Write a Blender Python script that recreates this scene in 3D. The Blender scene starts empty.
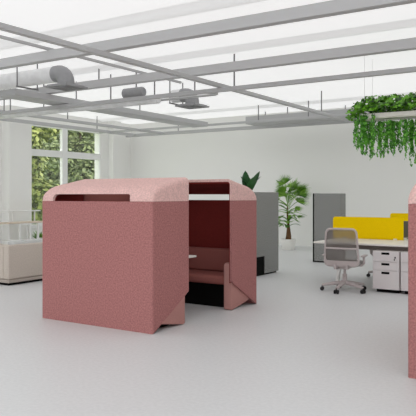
import bpy, bmesh, math, random
from mathutils import Vector, Matrix
random.seed(7)
sc = bpy.context.scene
C = sc.collection
PI = math.pi

# ------------------------------------------------------------------ materials
def lin(c):
    return tuple(((v/255)/12.92 if v/255 <= .04045 else ((v/255+.055)/1.055)**2.4) for v in c)

def mat(name, rgb, rough=.6, noise=0, scale=40, bump=0, metal=0, spec=.5, detail=4, rgb2=None):
    m = bpy.data.materials.new(name); m.use_nodes = True
    nt = m.node_tree; b = nt.nodes['Principled BSDF']
    col = lin(rgb)
    b.inputs['Base Color'].default_value = (*col, 1)
    b.inputs['Roughness'].default_value = rough
    b.inputs['Metallic'].default_value = metal
    b.inputs['Specular IOR Level'].default_value = spec
    if noise or bump or rgb2:
        tc = nt.nodes.new('ShaderNodeTexCoord')
        n = nt.nodes.new('ShaderNodeTexNoise')
        n.inputs['Scale'].default_value = scale; n.inputs['Detail'].default_value = detail
        nt.links.new(tc.outputs['Object'], n.inputs['Vector'])
        r = nt.nodes.new('ShaderNodeValToRGB')
        a = tuple(max(0, v*(1-noise)) for v in col); c2 = tuple(min(1, v*(1+noise)) for v in col)
        if rgb2: a, c2 = col, lin(rgb2)
        r.color_ramp.elements[0].position = .36; r.color_ramp.elements[1].position = .64
        r.color_ramp.elements[0].color = (*a, 1); r.color_ramp.elements[1].color = (*c2, 1)
        nt.links.new(n.outputs['Fac'], r.inputs['Fac'])
        nt.links.new(r.outputs['Color'], b.inputs['Base Color'])
        if bump:
            bp = nt.nodes.new('ShaderNodeBump'); bp.inputs['Strength'].default_value = bump
            bp.inputs['Distance'].default_value = .004
            nt.links.new(n.outputs['Fac'], bp.inputs['Height'])
            nt.links.new(bp.outputs['Normal'], b.inputs['Normal'])
    return m

def leaf_mat(name, dark, light, rough=.45):
    m = bpy.data.materials.new(name); m.use_nodes = True
    nt = m.node_tree; b = nt.nodes['Principled BSDF']
    g = nt.nodes.new('ShaderNodeNewGeometry')
    r = nt.nodes.new('ShaderNodeValToRGB')
    r.color_ramp.elements[0].color = (*lin(dark), 1); r.color_ramp.elements[1].color = (*lin(light), 1)
    nt.links.new(g.outputs['Random Per Island'], r.inputs['Fac'])
    nt.links.new(r.outputs['Color'], b.inputs['Base Color'])
    b.inputs['Roughness'].default_value = rough
    return m

def see_through(name, rgb, opacity, rough=.5, glossy=False):
    m = bpy.data.materials.new(name); m.use_nodes = True
    nt = m.node_tree; b = nt.nodes['Principled BSDF']; out = nt.nodes['Material Output']
    b.inputs['Base Color'].default_value = (*lin(rgb), 1); b.inputs['Roughness'].default_value = rough
    t = nt.nodes.new('ShaderNodeBsdfTransparent'); mx = nt.nodes.new('ShaderNodeMixShader')
    mx.inputs[0].default_value = opacity
    nt.links.new(t.outputs[0], mx.inputs[1])
    if glossy:
        g = nt.nodes.new('ShaderNodeBsdfGlossy'); g.inputs['Roughness'].default_value = .02
        nt.links.new(g.outputs[0], mx.inputs[2])
    else:
        nt.links.new(b.outputs[0], mx.inputs[2])
    nt.links.new(mx.outputs[0], out.inputs['Surface'])
    return m

M = {}
M['wall'] = mat('wall_paint', (236,236,233), .9)
M['ceiling'] = mat('ceiling_added_glow', (178,178,178), .95)
M['ceiling'].node_tree.nodes['Principled BSDF'].inputs['Emission Color'].default_value = (1,1,1,1)
M['ceiling'].node_tree.nodes['Principled BSDF'].inputs['Emission Strength'].default_value = .68  # ceiling is no lamp; glow added to brighten it and the room
M['shade_band'] = mat('ceiling_shade_band', (200,200,200), .95)
M['shade_band'].node_tree.nodes['Principled BSDF'].inputs['Emission Color'].default_value = (1,1,1,1)
M['shade_band'].node_tree.nodes['Principled BSDF'].inputs['Emission Strength'].default_value = .42  # weaker glow paints the beams' shadow bands on the ceiling
M['floor'] = mat('floor_terrazzo', (208,209,210), .42, scale=30, rgb2=(214,215,216), detail=12, spec=.35)
M['frame_white'] = mat('window_white', (232,233,231), .5)
M['pane'] = see_through('window_glass', (255,255,255), .05, glossy=True)
M['rose'] = mat('rose_felt', (168,115,113), .95, noise=.2, scale=60, bump=.5, detail=6, spec=.1)
M['pink'] = mat('pale_pink_felt', (219,182,177), .95, noise=.12, scale=52, bump=.4, spec=.1)
M['armpink'] = mat('dusty_pink_upholstery', (184,136,130), .9, noise=.06, scale=120, bump=.3, spec=.15)
M['lining'] = mat('wine_red_lining', (122,46,43), .95, noise=.12, scale=140, bump=.3, spec=.1)
M['seat'] = mat('rosewood_upholstery', (150,92,86), .85, noise=.06, scale=90, bump=.3, spec=.2)
M['black'] = mat('black_plastic', (7,7,7), .8, spec=.15)
M['beam'] = mat('grey_painted_steel', (182,182,183), .5)
M['rail'] = mat('grey_rail_steel', (180,180,181), .45)
M['rod'] = mat('dark_rod_steel', (120,120,122), .5)
M['ductdark'] = mat('shaded_galvanised_grey', (150,150,152), .5, metal=.2, noise=.06, scale=6)  # elbow's shade is put into this darker grey; plate and drum share it
M['duct'] = mat('galvanised_duct', (220,220,221), .42, metal=.1, noise=.06, scale=6)
M['greyfelt'] = mat('grey_felt', (146,147,145), .95, noise=.32, scale=55, bump=.4, spec=.1)
M['yellow'] = mat('yellow_felt', (245,208,2), .9, noise=.04, scale=100, spec=.1)
M['white'] = mat('white_laminate', (236,233,226), .4)
M['steelwhite'] = mat('white_powder_coat', (232,232,230), .4)
M['pedestal'] = mat('pale_grey_metal', (222,217,217), .45)
M['chairframe'] = mat('warm_grey_plastic', (192,182,181), .45)
M['chairseat'] = mat('grey_seat_fabric', (160,156,153), .9, noise=.1, scale=120)
M['mesh'] = see_through('grey_chair_mesh', (112,106,102), .76, .8)
M['caster'] = mat('caster_rubber', (18,18,18), .5)
M['sofa'] = mat('beige_sofa_linen', (198,188,178), .95, noise=.07, scale=60, bump=.4, spec=.1)
M['cushion'] = mat('light_grey_cushion', (196,198,197), .95, noise=.05, scale=60, spec=.1)
M['sofabase'] = mat('beige_base_band', (176,166,157), .9)
M['underframe'] = mat('taupe_steel', (120,112,106), .6)
M['wood'] = mat('pale_oak', (214,198,180), .5, noise=.06, scale=12)
M['pot'] = mat('white_ceramic', (236,235,230), .35)
M['soil'] = mat('dark_soil', (48,36,28), .95, noise=.2, scale=40)
M['trunk'] = mat('palm_trunk', (104,74,44), .9, noise=.25, scale=40, bump=.6)
M['bark'] = mat('tree_bark', (92,80,68), .9, noise=.3, scale=10)
M['palmleaf'] = leaf_mat('palm_leaf', (44,104,20), (138,186,60))
M['broadleaf'] = leaf_mat('broad_leaf', (24,70,36), (58,112,58))
M['ivyleaf'] = leaf_mat('ivy_leaf', (18,62,6), (112,178,36))
M['vineleaf'] = leaf_mat('vine_leaf', (46,116,24), (118,192,66))
M['treeleaf'] = leaf_mat('tree_leaf', (84,108,40), (178,186,104), .6)
M['treeleafdark'] = leaf_mat('tree_leaf_dark', (78,98,58), (150,162,106), .6)
M['grass'] = mat('lawn_grass', (120,146,62), .95, noise=.25, scale=9)
M['stone'] = mat('planter_slab', (238,236,228), .6)
M['screen'] = mat('monitor_grey', (96,100,98), .4)
M['flower'] = mat('white_petal', (240,240,238), .6)
M['wire'] = mat('thin_steel_wire', (200,200,200), .4)

# ------------------------------------------------------------------ mesh helpers
def newbm(): return bmesh.new()

def box(bm, x0, x1, y0, y1, z0, z1, bev=0, seg=2):
    r = bmesh.ops.create_cube(bm, size=1)
    vs = r['verts']
    for v in vs:
        v.co = Vector(((x0+x1)/2+v.co.x*(x1-x0), (y0+y1)/2+v.co.y*(y1-y0), (z0+z1)/2+v.co.z*(z1-z0)))
    if bev:
        es = list({e for v in vs for e in v.link_edges})
        bmesh.ops.bevel(bm, geom=es, offset=bev, segments=seg, affect='EDGES', profile=.5)

def prism(bm, pts, axis, a, b, bev=0):
    """polygon pts in the two other axes, extruded along axis from a to b"""
    def p(u, v, w):
        return {'x': Vector((w,u,v)), 'y': Vector((u,w,v)), 'z': Vector((u,v,w))}[axis]
    A = [bm.verts.new(p(u,v,a)) for u,v in pts]; B = [bm.verts.new(p(u,v,b)) for u,v in pts]
    fs = [bm.faces.new(A), bm.faces.new(B[::-1])]
    n = len(pts)
    for i in range(n):
        fs.append(bm.faces.new((A[i], B[i], B[(i+1)%n], A[(i+1)%n])))
    bmesh.ops.recalc_face_normals(bm, faces=fs)
    if bev:
        es = [e for f in fs[:2] for e in f.edges]
        bmesh.ops.bevel(bm, geom=es, offset=bev, segments=2, affect='EDGES', profile=.5)

def tube(bm, pts, r, n=8, caps=True, closed=False):
    pts = [Vector(p) for p in pts]
    rs = r if isinstance(r, (list, tuple)) else [r]*len(pts)
    rings = []; m = len(pts); up = None
    for i, p in enumerate(pts):
        if closed: t = pts[(i+1)%m]-pts[i-1]
        else: t = pts[min(i+1, m-1)]-pts[max(i-1, 0)]
        t.normalize()
        if up is None:
            up = Vector((0,0,1)) if abs(t.z) < .9 else Vector((1,0,0))
        s = t.cross(up).normalized(); u = s.cross(t).normalized(); up = u
        rings.append([bm.verts.new(p+(s*math.cos(2*PI*k/n)+u*math.sin(2*PI*k/n))*rs[i]) for k in range(n)])
    for i in range(m if closed else m-1):
        a, b = rings[i], rings[(i+1)%m]
        for k in range(n):
            bm.faces.new((a[k], b[k], b[(k+1)%n], a[(k+1)%n]))
    if caps and not closed:
        bm.faces.new(rings[0]); bm.faces.new(rings[-1][::-1])

def lathe(bm, prof, cx=0, cy=0, n=24, cap=True):
    rings = [[bm.verts.new((cx+r*math.cos(2*PI*k/n), cy+r*math.sin(2*PI*k/n), z)) for k in range(n)] for r, z in prof]
    for a, b in zip(rings, rings[1:]):
        for k in range(n):
            bm.faces.new((a[k], a[(k+1)%n], b[(k+1)%n], b[k]))
    if cap:
        bm.faces.new(rings[0][::-1]); bm.faces.new(rings[-1])

def rrect(x0, x1, z0, z1, r, n=5):
    out = []
    for cx, cz, a0 in ((x1-r, z0+r, -90), (x1-r, z1-r, 0), (x0+r, z1-r, 90), (x0+r, z0+r, 180)):
        for k in range(n+1):
            a = math.radians(a0+90*k/n)
            out.append((cx+r*math.cos(a), cz+r*math.sin(a)))
    return out

def toprr(x0, x1, z0, z1, r, n=5):
    return [(x0, z0), (x1, z0)] + rrect(x0, x1, z1-2*r, z1, r, n)[n+1:3*(n+1)]

def obj(name, bm, m, parent=None, smooth=False, kind=None):
    bmesh.ops.recalc_face_normals(bm, faces=bm.faces[:]) if smooth != 'leaf' else None
    me = bpy.data.meshes.new(name); bm.to_mesh(me); bm.free()
    me.materials.append(m)
    if smooth is True:
        for p in me.polygons: p.use_smooth = True
        try: me.set_sharp_from_angle(angle=math.radians(38))
        except Exception: pass
    o = bpy.data.objects.new(name, me); C.objects.link(o)
    if parent: o.parent = parent
    if kind: o['kind'] = kind
    return o

def thing(name, label, cat, loc=(0,0,0), rz=0, group=None):
    o = bpy.data.objects.new(name, None); C.objects.link(o)
    o.empty_display_size = .1
    o.location = loc; o.rotation_euler = (0,0,rz)
    return tag(o, label, cat, group)

def tag(o, label, cat, group=None):
    o['label'] = label; o['category'] = cat
    if group: o['group'] = group
    return o

def copy_tree(o, parent=None):
    c = o.copy(); C.objects.link(c)
    if parent: c.parent = parent
    for ch in [x for x in o.children]: copy_tree(ch, c)
    return c

def boolean(a, b, op):
    """a, b: bmesh; returns a new bmesh"""
    oa = []
    for bm_ in (a, b):
        bmesh.ops.recalc_face_normals(bm_, faces=bm_.faces[:])
        me = bpy.data.meshes.new('tmp'); bm_.to_mesh(me); bm_.free()
        o = bpy.data.objects.new('tmp', me); C.objects.link(o); oa.append(o)
    md = oa[0].modifiers.new('b', 'BOOLEAN'); md.object = oa[1]; md.operation = op; md.solver = 'EXACT'
    dg = bpy.context.evaluated_depsgraph_get(); dg.update()
    ev = oa[0].evaluated_get(dg)
    r = bmesh.new(); r.from_mesh(ev.to_mesh()); ev.to_mesh_clear()
    for o in oa:
        me = o.data; bpy.data.objects.remove(o); bpy.data.meshes.remove(me)
    return r

def cutbox(x0, x1, y0, y1, z0, z1):
    bm = newbm(); box(bm, x0, x1, y0, y1, z0, z1); return bm

# ------------------------------------------------------------------ room
XL, YB, ZC = -14.56, 17.385, 4.0
XR, YF = 7.0, -4.0
WT = .3
bm = newbm(); box(bm, XL-WT, XR, YF, YB+WT, -.2, 0); obj('floor', bm, M['floor'], kind='structure')
bm = newbm(); box(bm, XL-WT, XR, YF, YB+WT, ZC, ZC+.2); obj('ceiling', bm, M['ceiling'], kind='structure')
# dimmer ceiling strips: soft shadow bands of the beams put into glow and shape
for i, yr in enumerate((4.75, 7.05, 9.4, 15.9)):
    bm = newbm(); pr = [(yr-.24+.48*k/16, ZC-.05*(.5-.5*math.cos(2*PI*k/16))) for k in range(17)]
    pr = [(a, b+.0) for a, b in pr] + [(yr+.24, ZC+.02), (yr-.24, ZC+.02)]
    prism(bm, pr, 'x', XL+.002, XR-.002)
    obj('trim_%d' % (i+10), bm, M['shade_band'], smooth=True, kind='structure')
bm = newbm(); box(bm, XL-WT, XR, YB, YB+WT, 0, ZC); obj('wall_back', bm, M['wall'], kind='structure')
bm = newbm(); box(bm, XL+.02, XR, YB-.015, YB-.001, 0, .09); obj('baseboard_back', bm, M['wall'], kind='structure')
bm = newbm(); box(bm, XR, XR+WT, YF, YB+WT, 0, ZC); obj('wall_right', bm, M['wall'], kind='structure')
bm = newbm(); box(bm, XL-WT, XR+WT, YF-WT, YF, 0, .9); box(bm, XL-WT, XR+WT, YF-WT, YF, 3.4, ZC)
for k in range(7): box(bm, XL-WT+k*3.56, XL-WT+k*3.56+.5, YF-WT, YF, .9, 3.4)  # unseen openings between these piers, added to light the front faces
obj('wall_front', bm, M['wall'], kind='structure')
WINDOWS = [(12.80, 15.86), (8.1, 10.9)]  # second window is out of view, added to let in more daylight
ZS, ZT = .57, 3.62
bm = newbm()
edges = sorted([YF] + [v for w in WINDOWS for v in w] + [YB])
for i in range(0, len(edges), 2):
    box(bm, XL-WT, XL, edges[i], edges[i+1], 0, ZC)
for a, b in WINDOWS:
    box(bm, XL-WT, XL, a, b, 0, ZS); box(bm, XL-WT, XL, a, b, ZT, ZC)
obj('wall_left', bm, M['wall'], kind='structure')
# pilasters on the window wall
for i, (a, b) in enumerate(((11.82, 12.62), (16.2, 16.62))):
    bm = newbm(); box(bm, XL+.001, XL+.3 if i == 0 else XL+.22, a, b, 0, ZC)
    obj('trim_%d' % (i+1), bm, M['wall'], kind='structure')
for i, (a, b) in enumerate(WINDOWS):
    w = bpy.data.objects.new('window_%d' % (i+1), None); C.objects.link(w); w['kind'] = 'structure'  # window_2 is the added one, out of view
    bm = newbm(); x0, x1 = XL-.12, XL-.03; c = (a+b)/2-.09
    mz0, mz1 = 2.67, 2.87
    box(bm, x0, x1, a, a+.05, ZS, ZT); box(bm, x0, x1, b-.05, b, ZS, ZT)
    box(bm, x0, x1, a+.05, b-.05, ZS, ZS+.07); box(bm, x0, x1, a+.05, b-.05, ZT-.07, ZT)
    box(bm, x0-.01, x1+.01, c-.11, c+.11, ZS+.07, ZT-.07)
    box(bm, x0, x1, a+.05, c-.11, mz0, mz1); box(bm, x0, x1, c+.11, b-.05, mz0, mz1)
    obj('window_frame', bm, M['frame_white'], w, kind='structure')
    for (ya, yb) in ((a+.05, c-.11), (c+.11, b-.05)):
        for (za, zb) in ((ZS+.07, mz0), (mz1, ZT-.07)):
            bm = newbm(); box(bm, XL-.105, XL-.095, ya, yb, za, zb)
            obj('window_pane', bm, M['pane'], w, kind='structure')
    bm = newbm(); box(bm, XL-.03, XL+.06, a-.03, b+.03, ZS-.04, ZS)
    obj('window_sill', bm, M['frame_white'], w, kind='structure')

# ------------------------------------------------------------------ outdoors
bm = newbm(); box(bm, -70, XL-WT-.01, -20, 60, -.3, -.06)
tag(obj('lawn', bm, M['grass'], kind='stuff'), 'green lawn outside the window', 'grass')
def leafquad(bm, p, nrm, size, rot):
    n = Vector(nrm).normalized(); a = n.orthogonal().normalized(); b = n.cross(a)
    u = a*math.cos(rot)+b*math.sin(rot); v = n.cross(u)
    s = size
    vs = [bm.verts.new(p+q) for q in (-u*s, -u*s*.2+v*s*.55, u*s*.5+v*s*.4, u*s*1.1, u*s*.5-v*s*.4, -u*s*.2-v*s*.55)]
    bm.faces.new(vs)
def tree(x, y, hgt, rad, z0, leaf, label, n=2600, size=.105):
    t = thing('leafy_tree', label, 'tree', (x, y, -.06), 0, 'trees outside the window')
    bm = newbm()
    tube(bm, [(0,0,0), (.05,0,hgt*.3), (-.05,.05,hgt*.6), (0,0,hgt*.85)], [.16,.13,.09,.03], 8)
    for k in range(7):
        a = random.uniform(0, 2*PI); zz = hgt*random.uniform(.25,.6)
        tube(bm, [(0,0,zz), (math.cos(a)*rad*.4, math.sin(a)*rad*.4, zz+hgt*.12), (math.cos(a)*rad*.8, math.sin(a)*rad*.8, zz+hgt*.2)], [.06,.04,.02], 6)
    obj('trunk', bm, M['bark'], t, True)
    bm = newbm()
    blobs = [(Vector((random.gauss(0,.5)*rad, random.gauss(0,.5)*rad, random.uniform(z0, hgt))), random.uniform(.3,.6)*rad) for _ in range(34)]
    for _ in range(n):
        c, r = random.choice(blobs)
        d = Vector((random.gauss(0,1), random.gauss(0,1), random.gauss(0,1))).normalized()
        p = c + d*r*random.uniform(.55, 1.05)
        if p.z < z0*.5: p.z = z0*.5+random.random()*.5
        leafquad(bm, p, d+Vector((0,0,.8)), size*random.uniform(.6,1.3), random.uniform(0,2*PI))
    obj('foliage', bm, leaf, t, 'leaf')
tree(-19.0, 16.0, 6.4, 1.5, .9, M['treeleaf'], 'bright yellow-green tree closest to the window, filling its left panes', 14000)
tree(-22.3, 22.8, 5.8, 1.5, 1.4, M['treeleafdark'], 'darker olive tree filling the right panes of the window', 12000)
tree(-27.5, 25.0, 6.6, 2.4, .5, M['treeleafdark'], 'deep green tree standing behind the bright one at the window', 9000, .2)
tree(-31.0, 35.0, 5.4, 2.0, .5, M['treeleaf'], 'distant pale green tree behind the olive one', 7000, .2)

# ------------------------------------------------------------------ meeting booth
W, D, T = 1.718, .685, 2.345
SEAM = 1.432
TOP = [(0,1.47), (.010,1.50), (.028,1.527), (.055,1.552), (.09,1.575), (.135,1.597), (.2,1.618), (.29,1.638), (.38,1.653), (.52,1.680), (D,1.712)]
def ztop(y):
    if y <= 0: return TOP[0][1]
    for (a, za), (b, zb) in zip(TOP, TOP[1:]):
        if y <= b: return za+(zb-za)*(y-a)/(b-a)
    return TOP[-1][1]+(y-D)*.17
def block(ins, y1, zbot):
    """solid filling the shell's outline, inset by ins, from its back to y1"""
    rc = .026 if ins == 0 else .01; re = .058-ins*.6
    ys = sorted(set([rc*(1-math.cos(k*PI/2/4)) for k in range(5)] + [y for y, _ in TOP if y > rc and y < y1] + [y1]))
    bm = newbm(); rings = []
    for y in ys:
        e = rc-math.sqrt(max(0, rc*rc-(rc-y)**2)) if y < rc else 0
        zt = ztop(y)-ins
        xa, xb = ins+e, W-ins-e
        ring = [(xa, zbot), (xa, zt-re)]
        for k in range(1, 5):
            a = k*PI/2/4; ring.append((xa+re*(1-math.cos(a)), zt-re+re*math.sin(a)))
        for k in range(4):
            a = PI/2*(1-k/4); ring.append((xb-re*(1-math.cos(a)), zt-re+re*math.sin(a)))
        ring += [(xb, zt-re), (xb, zbot)]
        rings.append([bm.verts.new((x, y+ins, z)) for x, z in ring])
    n = len(rings[0])
    for a, b in zip(rings, rings[1:]):
        for k in range(n): bm.faces.new((a[k], b[k], b[(k+1)%n], a[(k+1)%n]))
    bm.faces.new(rings[0]); bm.faces.new(rings[-1][::-1])
    return bm
def slot(f):
    bm = newbm(); prism(bm, toprr(.20, W-(.20 if f else .315), SEAM-.1, SEAM+.083, .04), 'y', -.1, .2); 
    return bm
def flip(bm, f):
    if f:
        for v in bm.verts: v.co.y = T-v.co.y
        bmesh.ops.reverse_faces(bm, faces=bm.faces[:])
    return bm
def make_shell(parent, f):
    th = .028
    chamfer = newbm(); prism(chamfer, [(.012,-.1), (.012,.0), (.65,.362), (D+.05,.41), (D+.05,-.1)], 'x', -.1, W+.1)
    sh = boolean(block(0, D, 0), block(th, D+.1, -.1), 'DIFFERENCE')
    sh = boolean(sh, cutbox(-1, W+1, -1, 2, SEAM-.001, 3), 'DIFFERENCE')
    sh = boolean(sh, chamfer, 'DIFFERENCE')
    p = obj('seat_shell', flip(sh, f), M['rose'], parent, True)
    hd = boolean(block(0, D, 1.2), block(th, D+.1, 1.1), 'DIFFERENCE')
    hd = boolean(hd, cutbox(-1, W+1, -1, 2, 0, SEAM+.001), 'DIFFERENCE')
    hd = boolean(hd, slot(f), 'DIFFERENCE')
    obj('roof_hood', flip(hd, f), M['pink'], p, True)['label'] = 'pale pink rounded roof hood with a long slot'
    ln = boolean(block(th+.001, D-th-.009, .36), block(th+.014, D+.1, .2), 'DIFFERENCE')
    sl = newbm(); prism(sl, toprr(.20, W-(.20 if f else .315), SEAM+.001, SEAM+.083, .04), 'y', -.1, .2)
    ln = boolean(ln, sl, 'DIFFERENCE')
    obj('lining', flip(ln, f), M['lining'], p, True)['label'] = 'dark wine red inner lining'
    for s in (0, 1):
        a, b = (th+.001, th+.115) if s == 0 else (W-th-.115, W-th-.001)
        pts = [(.62,0), (.655,.012), (.655,.565)]
        for k in range(1, 6):
            t = k/5*PI/2; pts.append((.655-.05*(1-math.cos(t)), .565+.05*math.sin(t)))
        pts += [(.30,.615), (.10,.60), (.10,.14), (.18,.075)]
        bm = newbm(); prism(bm, pts, 'x', a, b, .012)
        obj('arm_panel', flip(bm, f), M['armpink'], p, True)
    bm = newbm(); box(bm, th+.12, W-th-.12, .09, .61, .315, .43, .035, 4)
    obj('seat_cushion', flip(bm, f), M['seat'], p, True)
    bm = newbm(); box(bm, th+.12, W-th-.12, .05, .19, .432, .75, .03, 4)
    obj('back_cushion', flip(bm, f), M['seat'], p, True)
    bm = newbm(); box(bm, th+.125, W-th-.125, .12, .5, 0, .314)
    obj('plinth', flip(bm, f), M['black'], p)
def make_booth():
    t = thing('meeting_booth', 'rose pink felt meeting booth with two facing benches and pale pink roof, seen whole', 'booth', (-5.987, 5.455, 0), 0, 'pink meeting booths')
    make_shell(t, False); make_shell(t, True)
    bm = newbm(); box(bm, 0.004, .05, D+.004, T-D-.004, 0.02, 1.66, .01)
    obj('side_panel', bm, M['seat'], t)['label'] = 'red panel closing the gap between the two shells'
    return t
booth = make_booth()
b2 = copy_tree(booth); b2.location = (-1.50, 5.307, 0)
b2['label'] = 'second pink booth cut off by the right edge of the photo, nearest to the viewer'
def booth_table(loc, label):
    t = thing('booth_table', label, 'table', loc, 0, 'white tables inside the booths')
    bm = newbm(); prism(bm, rrect(0, 1.27, -.25, .25, .04), 'z', .70, .722, .004); obj('tabletop', bm, M['white'], t, True)
    bm = newbm(); lathe(bm, [(.028,.02), (.028,.70)], .45, 0, 16); obj('column', bm, M['steelwhite'], t, True)
    bm = newbm(); lathe(bm, [(.2,0), (.2,.012), (.03,.02)], .45, 0, 24); obj('base', bm, M['steelwhite'], t, True)
    return t
t1 = booth_table((-5.92, 6.64, 0), 'small white table whose tip shows inside the fully seen pink booth')

# ------------------------------------------------------------------ ceiling services
def rods(parent, pts, z0):
    for x, y in pts:
        bm = newbm(); tube(bm, [(x,y,z0), (x,y,ZC)], .014, 6); obj('suspension_rod', bm, M['rod'], parent)
def beamX(y, z0, hgt, wid, label, x0=-14.4, x1=6.5, name='ceiling_beam', cat='beam', m='beam', rp=(), group='long ceiling beams'):
    bm = newbm(); box(bm, x0, x1, y-wid/2, y+wid/2, z0, z0+hgt, .006, 1)
    o = tag(obj(name, bm, M[m]), label, cat, group); rods(o, [(x, y) for x in rp], z0+hgt)
    return o
beamX(7.02, 3.6, .15, .13, 'thick grey ceiling beam highest in the view, crossing above the rose booth', rp=(-12.3, -9.6))
beamX(9.30, 3.6, .15, .13, 'thick grey ceiling beam second from the viewer, beyond the highest one', rp=(-12.0, -8.6))
beamX(9.72, 3.35, .075, .08, 'slim grey rail crossing the room above the office chairs', name='ceiling_rail', cat='rail', m='rail', rp=(-11.9, -10.6, -5.78), group='ceiling rails across the room')
beamX(16.95, 3.5, .1, .1, 'dark grey rail across the ceiling closest to the back wall', name='ceiling_rail', cat='rail', m='rail', rp=(-12.2, -9, -6.5), group='ceiling rails across the room')
beamX(15.6, 3.52, .06, .05, 'thin rail across the ceiling in front of the flat duct', x1=-4.5, name='ceiling_rail', cat='rail', m='rail', rp=(-8.5, -7.0), group='ceiling rails across the room')
def beamY(x, z0, hgt, wid, y0, y1, label, rp=(), m='rail', group='rails running into the room'):
    bm = newbm(); box(bm, x-wid/2, x+wid/2, y0, y1, z0, z0+hgt, .005, 1)
    o = tag(obj('ceiling_rail', bm, M[m]), label, 'rail', group); rods(o, [(x, y) for y in rp], z0+hgt)
    return o
beamY(-6.08, 3.43, .07, .09, 1, 16.2, 'grey rail running from the upper left of the photo to the hanging planter', rp=(14.3,))
beamY(-7.56, 3.77, .045, .04, 1, 10.6, 'thinner grey rail beside and above the long diagonal one')
beamY(-13.95, 3.5, .09, .1, 2, 16.8, 'grey rail along the window wall just above the panes', rp=(9.6, 15.0))
beamY(-12.7, 3.5, .07, .1, 2, 16.8, 'slim grey rail one step in from the window wall rail', rp=(9.2, 12.5))
bm = newbm(); box(bm, -10.43, -9.9, 8.36, 15.2, 3.45, 3.58, .01, 1)
o = tag(obj('hanging_duct', bm, M['beam']), 'wide flat grey duct running back along the ceiling toward the window', 'duct', 'flat ceiling ducts'); rods(o, [(-10.1, 10.2), (-10.1, 12.4)], 3.58)
bm = newbm(); box(bm, -9.2, -3.6, 16.1, 16.7, 3.56, 3.78, .01, 1)
o = tag(obj('hanging_duct', bm, M['beam']), 'flat grey duct lying across the ceiling above the palm', 'duct', 'flat ceiling ducts'); rods(o, [(-8.0, 16.4), (-5.6, 16.4)], 3.78)

def make_vent(loc, label, ln):
    t = thing('duct_vent', label, 'duct', loc, 0, 'ceiling duct vents')
    R = .15
    bm = newbm(); tube(bm, [(-ln, 0, .27), (-.255, 0, .27)], R-.006, 24); obj('duct_pipe', bm, M['duct'], t, True)
    pts = [(-.26, 0, .27), (-.17, 0, .27)]
    for k in range(1, 7):
        a = k/6*PI/2; pts.append((-.17+.17*math.sin(a), 0, .10+.17*math.cos(a)))
    pts.append((0, 0, .031))
    bm = newbm(); tube(bm, pts, [R]*len(pts), 24); obj('duct_elbow', bm, M['ductdark'], t, True)['label'] = 'shaded curved elbow'
    bm = newbm(); box(bm, -.27, .27, -.27, .27, .0, .03, .004, 1)
    box(bm, -.23, .23, -.23, .23, .03, .05)
    for k in range(3):
        r = .07+.065*k
        for (a, b, c, d) in ((-r, r, -r-.008, -r+.008), (-r, r, r-.008, r+.008), (-r-.008, -r+.008, -r, r), (r-.008, r+.008, -r, r)):
            box(bm, a, b, c, d, -.008, 0)
    obj('vent_plate', bm, M['ductdark'], t)
    bm = newbm(); q = -1.0 if ln > 1 else -.42
    tube(bm, [(q,-.26,.09), (q,.26,.09)], .016, 6)
    for s in (-.24, .24): tube(bm, [(q,s,.09), (q,s,ZC-3.4)], .013, 6)
    obj('trapeze_hanger', bm, M['rod'], t)
    return t
make_vent((-8.29, 8.12, 3.40), 'round grey duct with elbow and square vent nearest the viewer, upper left', 5.6)
make_vent((-7.80, 11.35, 3.40), 'round grey duct with elbow and square vent farther back, above the booth opening', .5)
t = thing('hanging_drum', 'short grey duct drum hanging between the two vents', 'duct', (-8.28, 10.05, 3.48))
bm = newbm(); tube(bm, [(-.3,0,.1), (.16,0,.1), (.2,0,.1)], [.105,.105,.08], 20); obj('drum', bm, M['ductdark'], t, True)
bm = newbm(); tube(bm, [(0,0,.2), (0,0,ZC-3.48)], .014, 6); obj('suspension_rod', bm, M['rod'], t)
bm = newbm(); tube(bm, [(-13.6, 9.98, 3.365), (-7.65, 9.98, 3.365)], .065, 16)
o = tag(obj('hanging_pipe', bm, M['duct'], smooth=True), 'long pale grey pipe crossing the ceiling in front of the hanging drum', 'pipe', 'ceiling pipes')
rods(o, [(-12.0, 9.98), (-8.9, 9.98)], 3.42)
bm = newbm()
pts = [(-8.3, 10.42, 3.5), (-6.85, 10.42, 3.5)] + [(-6.85+.15*math.sin(a), 10.57-.15*math.cos(a), 3.5) for a in [k*PI/8 for k in range(1, 8)]] + [(-6.85, 10.72, 3.5), (-8.3, 10.72, 3.5)]
tube(bm, pts, .025, 8)
o = tag(obj('hanging_pipe', bm, M['rail'], smooth=True), 'pale pipe bent back in a hairpin behind the farther vent', 'pipe', 'ceiling pipes')
rods(o, [(-8.1, 10.42), (-7.1, 10.42)], 3.525)

# ------------------------------------------------------------------ grey acoustic screens
t = thing('storage_screen', 'grey felt storage screen with black base right behind the booth', 'screen', (-5.685, 11.254, 0))
bm = newbm()
fx0 = -.45
prism(bm, [(-1.0,.358), (-.561,.358), (-.561,.03), (0,.03), (0,1.56), (-1.0,1.56)], 'x', -.02, 0)
box(bm, fx0, fx0+.02, -1.0, 0, .03, 1.56); box(bm, fx0+.02, -.02, -.02, 0, .03, 1.56); box(bm, fx0+.02, -.02, -1.0, -.98, .03, 1.56)
box(bm, fx0+.02, -.02, -.98, -.02, 1.35, 1.37)
obj('felt_body', bm, M['greyfelt'], t)
bm = newbm(); box(bm, fx0+.03, -.03, -.97, -.04, 0, .4); obj('black_base', bm, M['black'], t)
bm = newbm(); box(bm, fx0+.025, -.025, -.975, -.03, 1.371, 1.50); obj('soil', bm, M['soil'], t)

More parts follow.
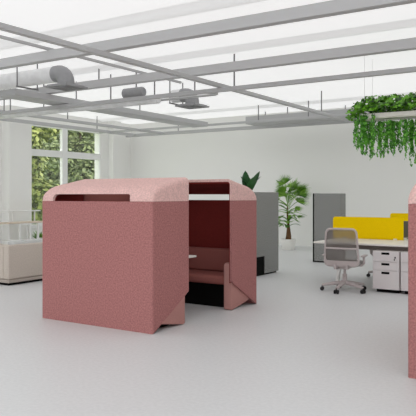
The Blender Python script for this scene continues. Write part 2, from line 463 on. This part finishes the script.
def broad_leaf(bm, base, az, el, L, wd, bend=.4):
    d = Vector((math.cos(az)*math.cos(el), math.sin(az)*math.cos(el), math.sin(el)))
    side = Vector((-math.sin(az), math.cos(az), 0))
    n = 7; prev = None
    p = Vector(base)
    for k in range(n+1):
        s = k/n
        w = wd*math.sin(PI*min(1, .06+s*.94))**.8 if k < n else .002
        dn = d.cross(side)
        row = [bm.verts.new(p-side*w+Vector((0,0,w*.25))), bm.verts.new(p), bm.verts.new(p+side*w+Vector((0,0,w*.25)))]
        if prev:
            bm.faces.new((prev[0], prev[1], row[1], row[0])); bm.faces.new((prev[1], prev[2], row[2], row[1]))
        prev = row
        el2 = el-bend*s
        d = Vector((math.cos(az)*math.cos(el2), math.sin(az)*math.cos(el2), math.sin(el2)))
        p = p+d*L/n
t = thing('leafy_plant', 'broad-leaved dark green plant on top of the grey storage screen', 'plant', (-5.88, 10.42, 1.50))
bm = newbm()
for az, el, L, wd in ((-1.2,1.45,.42,.075), (2.3,1.2,.36,.08), (-.2,1.15,.46,.085), (-.6,.95,.40,.08), (3.2,1.15,.36,.08), (-2.2,1.1,.33,.075), (.4,1.0,.40,.08)):
    broad_leaf(bm, (random.uniform(-.04,.04), random.uniform(-.04,.04), .05), az, el, L, wd, .25)
obj('foliage', bm, M['broadleaf'], t, 'leaf')
bm = newbm(); tube(bm, [(0,0,0), (0,0,.08)], .02, 6); obj('stem', bm, M['vineleaf'], t)

t = thing('room_divider', 'upright grey felt divider panel standing behind the mesh office chair', 'screen', (-5.878, 13.374, 0))
bm = newbm(); box(bm, .012, .645, 0, .3, .03, 1.542, .006); obj('felt_panel', bm, M['greyfelt'], t)
bm = newbm(); box(bm, -.012, .011, -.01, .31, .0, 1.545); obj('edge_profile', bm, M['black'], t)
bm = newbm(); box(bm, 0, .64, .01, .29, 0, .03); obj('black_base', bm, M['black'], t)

# ------------------------------------------------------------------ palm
t = thing('potted_palm', 'tall green fan palm in a white pot by the back wall', 'plant', (-7.78, 16.0, 0))
bm = newbm(); lathe(bm, [(.165,0), (.175,.01), (.215,.30), (.2,.30), (.19,.27), (.0,.27)], 0, 0, 28, False)
bm.faces.new([v for v in bm.verts if abs(v.co.z) < 1e-6]); obj('pot', bm, M['pot'], t, True)
bm = newbm(); lathe(bm, [(.19,.24), (.19,.275)], 0, 0, 20); obj('soil', bm, M['soil'], t)
bm = newbm()
tube(bm, [(0,0,.27), (.01,0,.4), (0,.01,.56), (.0,0,.75)], [.085,.07,.05,.03], 10)
tube(bm, [(0,0,.6), (-.04,.02,1.0), (-.02,.0,1.5)], [.03,.022,.012], 6)
obj('trunk', bm, M['trunk'], t, True)
def palm_fan(bm, base, az, el, L, spread, nl, fl, droop=.5):
    p = Vector(base); pts = [p.copy()]
    for k in range(6):
        e = el-droop*k/6
        p = p+Vector((math.cos(az)*math.cos(e), math.sin(az)*math.cos(e), math.sin(e)))*L/6; pts.append(p.copy())
    tube(bm, pts, .008, 5)
    d = (pts[-1]-pts[-2]).normalized(); side = Vector((-math.sin(az), math.cos(az), 0)); up = side.cross(d); ro = random.uniform(-.9,.9)
    side = (side*math.cos(ro)+up*math.sin(ro)).normalized(); up = side.cross(d)
    for k in range(nl):
        a = (k/(nl-1)-.5)*spread
        q = d*math.cos(a)+side*math.sin(a)
        n2 = q.cross(up).normalized(); l = fl*(1-.25*abs(a)/spread*2)*random.uniform(.9,1.08)
        w = .015
        tip = p+q*l-Vector((0,0,l*.16))
        mid = p+q*l*.5-Vector((0,0,l*.06))
        v = [bm.verts.new(x) for x in (p, mid+n2*w, tip, mid-n2*w)]
        bm.faces.new(v)
bm = newbm()
for k in range(26):
    az = k*2.4+random.uniform(-.3,.3); el = random.uniform(.5, 1.45)
    palm_fan(bm, (0, 0, random.uniform(1.05,1.5)), az, el, random.uniform(.25,.5), 2.4, 16, random.uniform(.36,.46), .4)
for k in range(14):
    az = k*1.9; palm_fan(bm, (0, 0, random.uniform(.62,1.1)), az, random.uniform(.3,1.0), random.uniform(.2,.34), 1.8, 10, .28, .7)
for az, z in ((.2,.62), (2.9,.7), (4.4,.6), (1.4,.78), (5.6,.85), (3.6,.95), (.6,1.0), (2.2,.55), (5.0,.58), (4.0,.8), (-1.2,.7)):
    broad_leaf(bm, (0,0,z), az, .75, random.uniform(.38,.5), .06, 1.5)
obj('fronds', bm, M['palmleaf'], t, 'leaf')
bm = newbm()
for x, z, r in ((.03,1.66,.04), (.0,1.58,.035), (.05,1.52,.03)):
    bmesh.ops.create_icosphere(bm, subdivisions=2, radius=r, matrix=Matrix.Translation((x+.1,-.32,z)) @ Matrix.Diagonal((1,.6,1.2,1)))
tube(bm, [(.12,-.32,1.55), (.05,-.12,1.3), (0,0,1.05)], .006, 5)
obj('blossom', bm, M['flower'], t, True)['label'] = 'white blossom among the fronds'

# ------------------------------------------------------------------ desks
def make_desk():
    t = thing('bench_desk', 'white bench desk with a yellow felt screen behind the mesh office chair', 'desk', (-4.31, 9.80, 0), 0, 'white bench desks')
    L = 4.2
    bm = newbm(); box(bm, 0, L, 0, 1.06, .712, .74, .004, 1); obj('desktop', bm, M['white'], t)
    bm = newbm(); box(bm, 0, L, 1.14, 1.76, .712, .74, .004, 1); obj('desktop', bm, M['white'], t)
    bm = newbm(); box(bm, .25, L-.1, .16, .22, .635, .71); box(bm, .25, L-.1, 1.58, 1.64, .635, .71)
    box(bm, .3, L-.2, .85, 1.35, .60, .62); box(bm, .3, L-.2, .85, .87, .62, .711); box(bm, .3, L-.2, 1.33, 1.35, .62, .711)
    obj('under_frame', bm, M['underframe'], t)
    for x, ya, yb in ((.26,.62,.30), (L-.3,.62,.30), (.95,1.42,1.6), (L-.3,1.42,1.6)):
        if True:
            bm = newbm()
            q = [(ya-.03,.711), (ya+.03,.711), (yb+.025,0), (yb-.025,0)]
            prism(bm, q, 'x', x, x+.05); obj('leg', bm, M['steelwhite'], t)
    # screen, with rounded upper corners
    bm = newbm()
    pr = [(-.10,.735), (1.165,.735), (1.165,1.12)]
    for k in range(5): a = PI/2+k/4*PI/2; pr.append((-.10+.05+.05*math.cos(a), 1.07+.05*math.sin(a)))
    prism(bm, pr, 'y', 1.085, 1.115, .008); obj('desk_screen', bm, M['yellow'], t)
    for x in (.1, 1.0):
        bm = newbm(); box(bm, x, x+.06, 1.065, 1.135, .741, .76)
        obj('screen_clamp', bm, M['steelwhite'], t)
    return t
desk = make_desk()
d2 = copy_tree(desk); d2.location = (-4.14, 12.6, 0)
d2['label'] = 'far white bench desk whose yellow screen rises behind the nearer yellow one'
t = thing('computer_monitor', 'grey computer monitor between the two yellow screens', 'monitor', (-3.07, 11.3, .74))
bm = newbm(); prism(bm, rrect(-.34, .34, .03, .31, .02), 'y', -.02, .02, .004); obj('display', bm, M['screen'], t)
bm = newbm(); tube(bm, [(0,.03,.01), (0,.03,.2)], .02, 10); obj('stand', bm, M['screen'], t, True)
bm = newbm(); prism(bm, rrect(-.12, .12, -.08, .1, .03), 'z', 0, .012); obj('stand_base', bm, M['screen'], t)

def make_pedestal():
    t = thing('drawer_pedestal', 'pale grey three-drawer pedestal with key lock nearest the chair', 'cabinet', (-3.295, 9.75, 0), 0, 'drawer pedestals under the desk')
    w, d = .415, .56
    bm = newbm(); box(bm, 0, w, .02, d, .05, .64, .004, 1); obj('body', bm, M['pedestal'], t)
    bm = newbm(); box(bm, .05, w-.03, .05, d-.04, 0, .049); obj('plinth', bm, M['black'], t)
    for i, (za, zb) in enumerate(((.480,.638), (.345,.474), (.052,.339))):
        bm = newbm(); box(bm, .003, w-.003, 0, .0195, za, zb, .003, 1)
        dr = obj('drawer', bm, M['pedestal'], t)
        bm = newbm(); box(bm, .14, .265, -.004, .004, zb-.052, zb-.018, .002, 1)
        obj('handle', bm, M['black'], dr)['label'] = 'black recessed handle'
    bm = newbm(); box(bm, .335, .347, -.006, .0, .50, .53); box(bm, .345, .362, -.006, 0, .535, .56); box(bm, .35,.358,-.012,-.006,.54,.555)
    obj('key_lock', bm, M['black'], t)
    return t
ped = make_pedestal()
p2 = copy_tree(ped); p2.location = (-2.86, 9.75, 0); p2['label'] = 'drawer pedestal half hidden by the nearest booth, beside the other pedestal'

# ------------------------------------------------------------------ office chairs
def make_chair():
    t = thing('office_chair', 'grey mesh-back swivel chair with five-star base pulled up to the desk', 'chair', (-3.68, 9.575, 0), 0, 'grey mesh office chairs')
    for k in range(5):
        a = -PI/2-.15+k*2*PI/5
        c, s = math.cos(a), math.sin(a)
        bm = newbm()
        tube(bm, [(c*.03, s*.03, .135), (c*.17, s*.17, .118), (c*.35, s*.35, .085)], [.034,.028,.02], 8)
        lg = obj('base_leg', bm, M['chairframe'], t, True)
        bm = newbm()
        px, py = c*.35, s*.35
        for off in (-.022, .022):
            q0 = Vector((px-s*off-s*.011, py+c*off+c*.011, .031)); q1 = Vector((px-s*off+s*.011, py+c*off-c*.011, .031))
            tube(bm, [q0, q1], .031, 14)
        tube(bm, [(px,py,.031), (px,py,.085)], .009, 8)
        obj('caster', bm, M['caster'], lg, True)['label'] = 'black twin-wheel caster'
    bm = newbm(); tube(bm, [(0,0,.11), (0,0,.27), (0,0,.271), (0,0,.37)], [.036,.036,.02,.02], 14); obj('gas_column', bm, M['chairframe'], t, True)
    bm = newbm(); box(bm, -.09, .09, -.16, .12, .36, .404, .015); obj('tilt_mechanism', bm, M['chairframe'], t, True)
    bm = newbm(); prism(bm, rrect(-.25, .25, -.22, .26, .1, 6), 'z', .405, .475, .02); obj('seat', bm, M['chairseat'], t, True)
    # back: rounded frame leaning back a little
    def bk(x, z):   # curved back surface
        x = x*(1.06-.14*(z-.42)/.56)
        return Vector((x, -.27-.06*(z-.45)+.05*(abs(x)/.25)**2-.03*math.sin((z-.45)/.5*PI), z))
    out = rrect(-.25, .25, .42, .985, .07, 6)
    bm = newbm(); tube(bm, [bk(x, z) for x, z in out], .017, 8, closed=True); 
    tube(bm, [bk(-.245+.49*k/8, .69) for k in range(9)], .014, 8)
    # broad lower yoke
    n = 10
    rows = []
    for k in range(n+1):
        x = -.235+.47*k/n
        rows.append([bm.verts.new(bk(x, .425)+Vector((0,-.018,0))), bm.verts.new(bk(x, .50)+Vector((0,-.018,0))), bm.verts.new(bk(x, .50)+Vector((0,.012,0))), bm.verts.new(bk(x, .425)+Vector((0,.012,0)))])
    for a, b in zip(rows, rows[1:]):
        for q in range(4): bm.faces.new((a[q], b[q], b[(q+1)%4], a[(q+1)%4]))
    bm.faces.new(rows[0]); bm.faces.new(rows[-1][::-1])
    bf = obj('back_frame', bm, M['chairframe'], t, True)
    bm = newbm(); grid = []
    for i in range(13):
        z = .45+.52*i/12
        hw = .235 if .5 < z < .93 else .215
        grid.append([bm.verts.new(bk(-hw+2*hw*k/10, z)+Vector((0,.006,0))) for k in range(11)])
    for a, b in zip(grid, grid[1:]):
        for k in range(10): bm.faces.new((a[k], a[k+1], b[k+1], b[k]))
    obj('mesh_back', bm, M['mesh'], bf, True)['label'] = 'see-through grey mesh'
    bm = newbm()
    bm.free()
    for s in (-.09, .09):
        bm = newbm(); tube(bm, [(s,-.285,.46), (s,-.27,.385), (s*.8,-.12,.375)], .022, 8)
        obj('back_bracket', bm, M['chairframe'], t, True)
    for s in (-1, 1):
        bm = newbm()
        tube(bm, [(s*.1,0,.41), (s*.27,0,.415), (s*.30,-.01,.45), (s*.30,-.02,.55)], [.018,.018,.02,.018], 8)
        ar = obj('armrest', bm, M['chairframe'], t, True)
        bm = newbm(); box(bm, s*.30-.035, s*.30+.035, -.12, .12, .55, .576, .012, 3); obj('arm_pad', bm, M['chairframe'], ar, True)
    return t
chair = make_chair(); chair.rotation_euler = (0,0,.15)
c2 = copy_tree(chair); c2.location = (-3.61, 11.52, 0); c2.rotation_euler = (0,0,3.7)
c2['label'] = 'second swivel chair on the far side of the desk, mostly hidden behind pedestals'

# ------------------------------------------------------------------ sofa, shelf table, small plant
t = thing('corner_sofa', 'beige fabric sofa with grey cushions cut off by the left edge', 'sofa', (-8.552, 7.075, 0))
bm = newbm(); box(bm, -.14, 0, 0, 2.3, .10, .67, .025, 3); box(bm, -2.6, -.139, 0, .16, .10, .67, .025, 3)
obj('back_rest', bm, M['sofa'], t, True)
bm = newbm(); box(bm, -2.6, -.006, .006, 2.3, .04, .096, .012); obj('base_band', bm, M['sofabase'], t)
bm = newbm(); box(bm, -2.55, -.03, .03, 2.25, 0, .04); obj('plinth', bm, M['black'], t)
bm = newbm(); box(bm, -2.6, -.145, .165, 2.3, .10, .42, .03, 3); obj('seat', bm, M['sofa'], t, True)
for k in range(2):
    bm = newbm(); box(bm, -.36, -.146, .25+k*1.0, 1.2+k*1.0, .422, .712, .05, 4); obj('back_cushion', bm, M['cushion'], t, True)

t = thing('shelf_table', 'white-framed table with pale wooden top and raised white shelf by the window', 'table', (-13.45, 10.5, 0))
L = 2.05
bm = newbm(); box(bm, -.5, 0, 0, L, .752, .785, .004, 1); obj('tabletop', bm, M['wood'], t)
for y in (1.0, L-.42):
    bm = newbm()
    for yy in (y, y+.36):
        for x in (-.46, -.04): box(bm, x, x+.04, yy, yy+.04, 0, .75)
    for yy in (y, y+.36): box(bm, -.42, -.04, yy, yy+.04, .27, .31)
    for x in (-.46, -.04): box(bm, x, x+.04, y+.04, y+.36, .71, .75)
    obj('leg_frame', bm, M['steelwhite'], t)
bm = newbm(); box(bm, -.04, 0, 0, 1.0, .28, .31); box(bm, -.04, 0, 1.4, L-.42, .28, .31); obj('lower_rail', bm, M['steelwhite'], t)
bm = newbm(); box(bm, -.5, -.28, 0, L-.08, 1.06, 1.09, .004, 1); obj('raised_shelf', bm, M['steelwhite'], t)
for y in (.1, 1.1, L-.2):
    bm = newbm(); box(bm, -.42, -.39, y, y+.03, .786, 1.06)
    obj('shelf_post', bm, M['steelwhite'], t)

t = thing('potted_grass', 'small bright green grass plant low in front of the window, beside the booth edge', 'plant', (-14.12, 12.76, 0))
bm = newbm(); lathe(bm, [(.09,0), (.12,.2), (.1,.2), (.1,.18)], 0, 0, 18); obj('pot', bm, M['pot'], t, True)
bm = newbm()
for k in range(60):
    a = random.uniform(0, 2*PI); broad_leaf(bm, (math.cos(a)*.05, math.sin(a)*.05, .19), a, random.uniform(.9,1.5), random.uniform(.2,.36), .016, .8)
obj('foliage', bm, M['palmleaf'], t, 'leaf')

# ------------------------------------------------------------------ hanging planter
t = thing('hanging_planter', 'long white hanging planter overflowing with trailing green ivy', 'plant', (-3.98, 11.05, 2.86))
PL = 3.4
bm = newbm(); box(bm, 0, PL, -.02, .02, .015, .085); box(bm, 0, PL, .40, .44, .015, .085); box(bm, 0, .04, .02, .40, 0, .1); box(bm, PL-.04, PL, .02, .40, 0, .1); box(bm, .04, PL-.04, .02, .40, 0, .02)
obj('trough', bm, M['stone'], t)
bm = newbm(); box(bm, .04, PL-.04, .02, .40, .021, .09); obj('soil', bm, M['soil'], t)
for x in (.1, 1.2, 2.3, PL-.1):
    for y in (0, .42):
        bm = newbm(); tube(bm, [(x,y,.1), (x,y,ZC-2.86)], .003, 5); obj('hanging_wire', bm, M['wire'], t)
def heart(bm, p, n, u, s):
    n = n.normalized(); u = (u-n*u.dot(n)).normalized(); v = n.cross(u)
    q = [(-.15,0), (-.5,.28), (-.3,.62), (.2,.58), (.75,.25), (1.1,0), (.75,-.25), (.2,-.58), (-.3,-.62), (-.5,-.28)]
    fold = .18
    vs = [bm.verts.new(p+u*a*s*.6+v*b*s*.6+n*abs(b)*fold*s) for a, b in q]
    bm.faces.new((vs[0], *vs[1:6])); bm.faces.new((vs[0], vs[5], *vs[6:]))
bm = newbm()
for _ in range(2300):
    x = random.uniform(-.18, PL); y = random.uniform(-.16, .6)
    hgt = .09+.32*(1-((y-.21)/.42)**2)*random.random()**.6
    if x < .1: hgt -= (.1-x)*.5
    elif y < .02: hgt = max(hgt, .15)
    p = Vector((x, y, hgt+random.uniform(-.03,.04)))
    n = Vector((random.gauss(0,.6), (y-.2)*1.4+random.gauss(-.3,.6), .9)); u = Vector((random.gauss(0,1), random.gauss(-.4,1), -.5))
    heart(bm, p, n, u, random.uniform(.07,.13))
obj('ivy_crown', bm, M['ivyleaf'], t, 'leaf')
bm = newbm()
for _ in range(430):
    x = random.uniform(-.12, PL)
    L = random.uniform(.36,.72)
    g = (x-.15)/1.0
    if .42 < x < .95: L *= random.uniform(.55, 1.0)
    if .62 < x < .72 and random.random() < .8: continue
    if x > .75: L *= 1.25
    y = random.uniform(.0,.44) if x > .3 else random.choice((-.05, random.uniform(-.08,.5), .47))
    p = Vector((x, y, -.03 if x > -.02 and 0 <= y <= .44 else .08)); ph = random.uniform(0, 6)
    k = 0; n = int(L/.032)
    st = [p.copy()]
    while k < n:
        p = p+Vector((math.sin(ph+k*.5)*.006, math.cos(ph+k*.4)*.006, -.032)); st.append(p.copy())
        a = ph+k*2.2
        heart(bm, p, Vector((math.cos(a), math.sin(a)-.6, .5)), Vector((math.cos(a)*.6, math.sin(a)*.6, -.8)), random.uniform(.042,.068))
        k += 1
    tube(bm, st[::2] if len(st) > 3 else st, .003, 3, caps=False)
obj('trailing_vines', bm, M['vineleaf'], t, 'leaf')

# ------------------------------------------------------------------ light: bright overcast sky through the window and the added unseen openings
w = bpy.data.worlds.new('World'); sc.world = w; w.use_nodes = True
bg = w.node_tree.nodes['Background']
bg.inputs['Color'].default_value = (.97, .985, 1, 1); bg.inputs['Strength'].default_value = 2.6

# ------------------------------------------------------------------ camera
cd = bpy.data.cameras.new('Camera'); cam = bpy.data.objects.new('Camera', cd); C.objects.link(cam)
F = 640.0
cd.sensor_width = 36; cd.lens = 36*F/416; cd.shift_y = -(208-195.4)/416
cam.location = (0, 0, 1.5); cam.rotation_euler = (PI/2, 0, math.atan(417/640))
cd.clip_end = 300
sc.camera = cam
vs = sc.view_settings
vs.view_transform = 'Standard'; vs.look = 'None'; vs.gamma = 1; vs.use_curve_mapping = False; vs.exposure = 0.0
sc.cycles.max_bounces = 14; sc.cycles.diffuse_bounces = 8; sc.cycles.transparent_max_bounces = 16
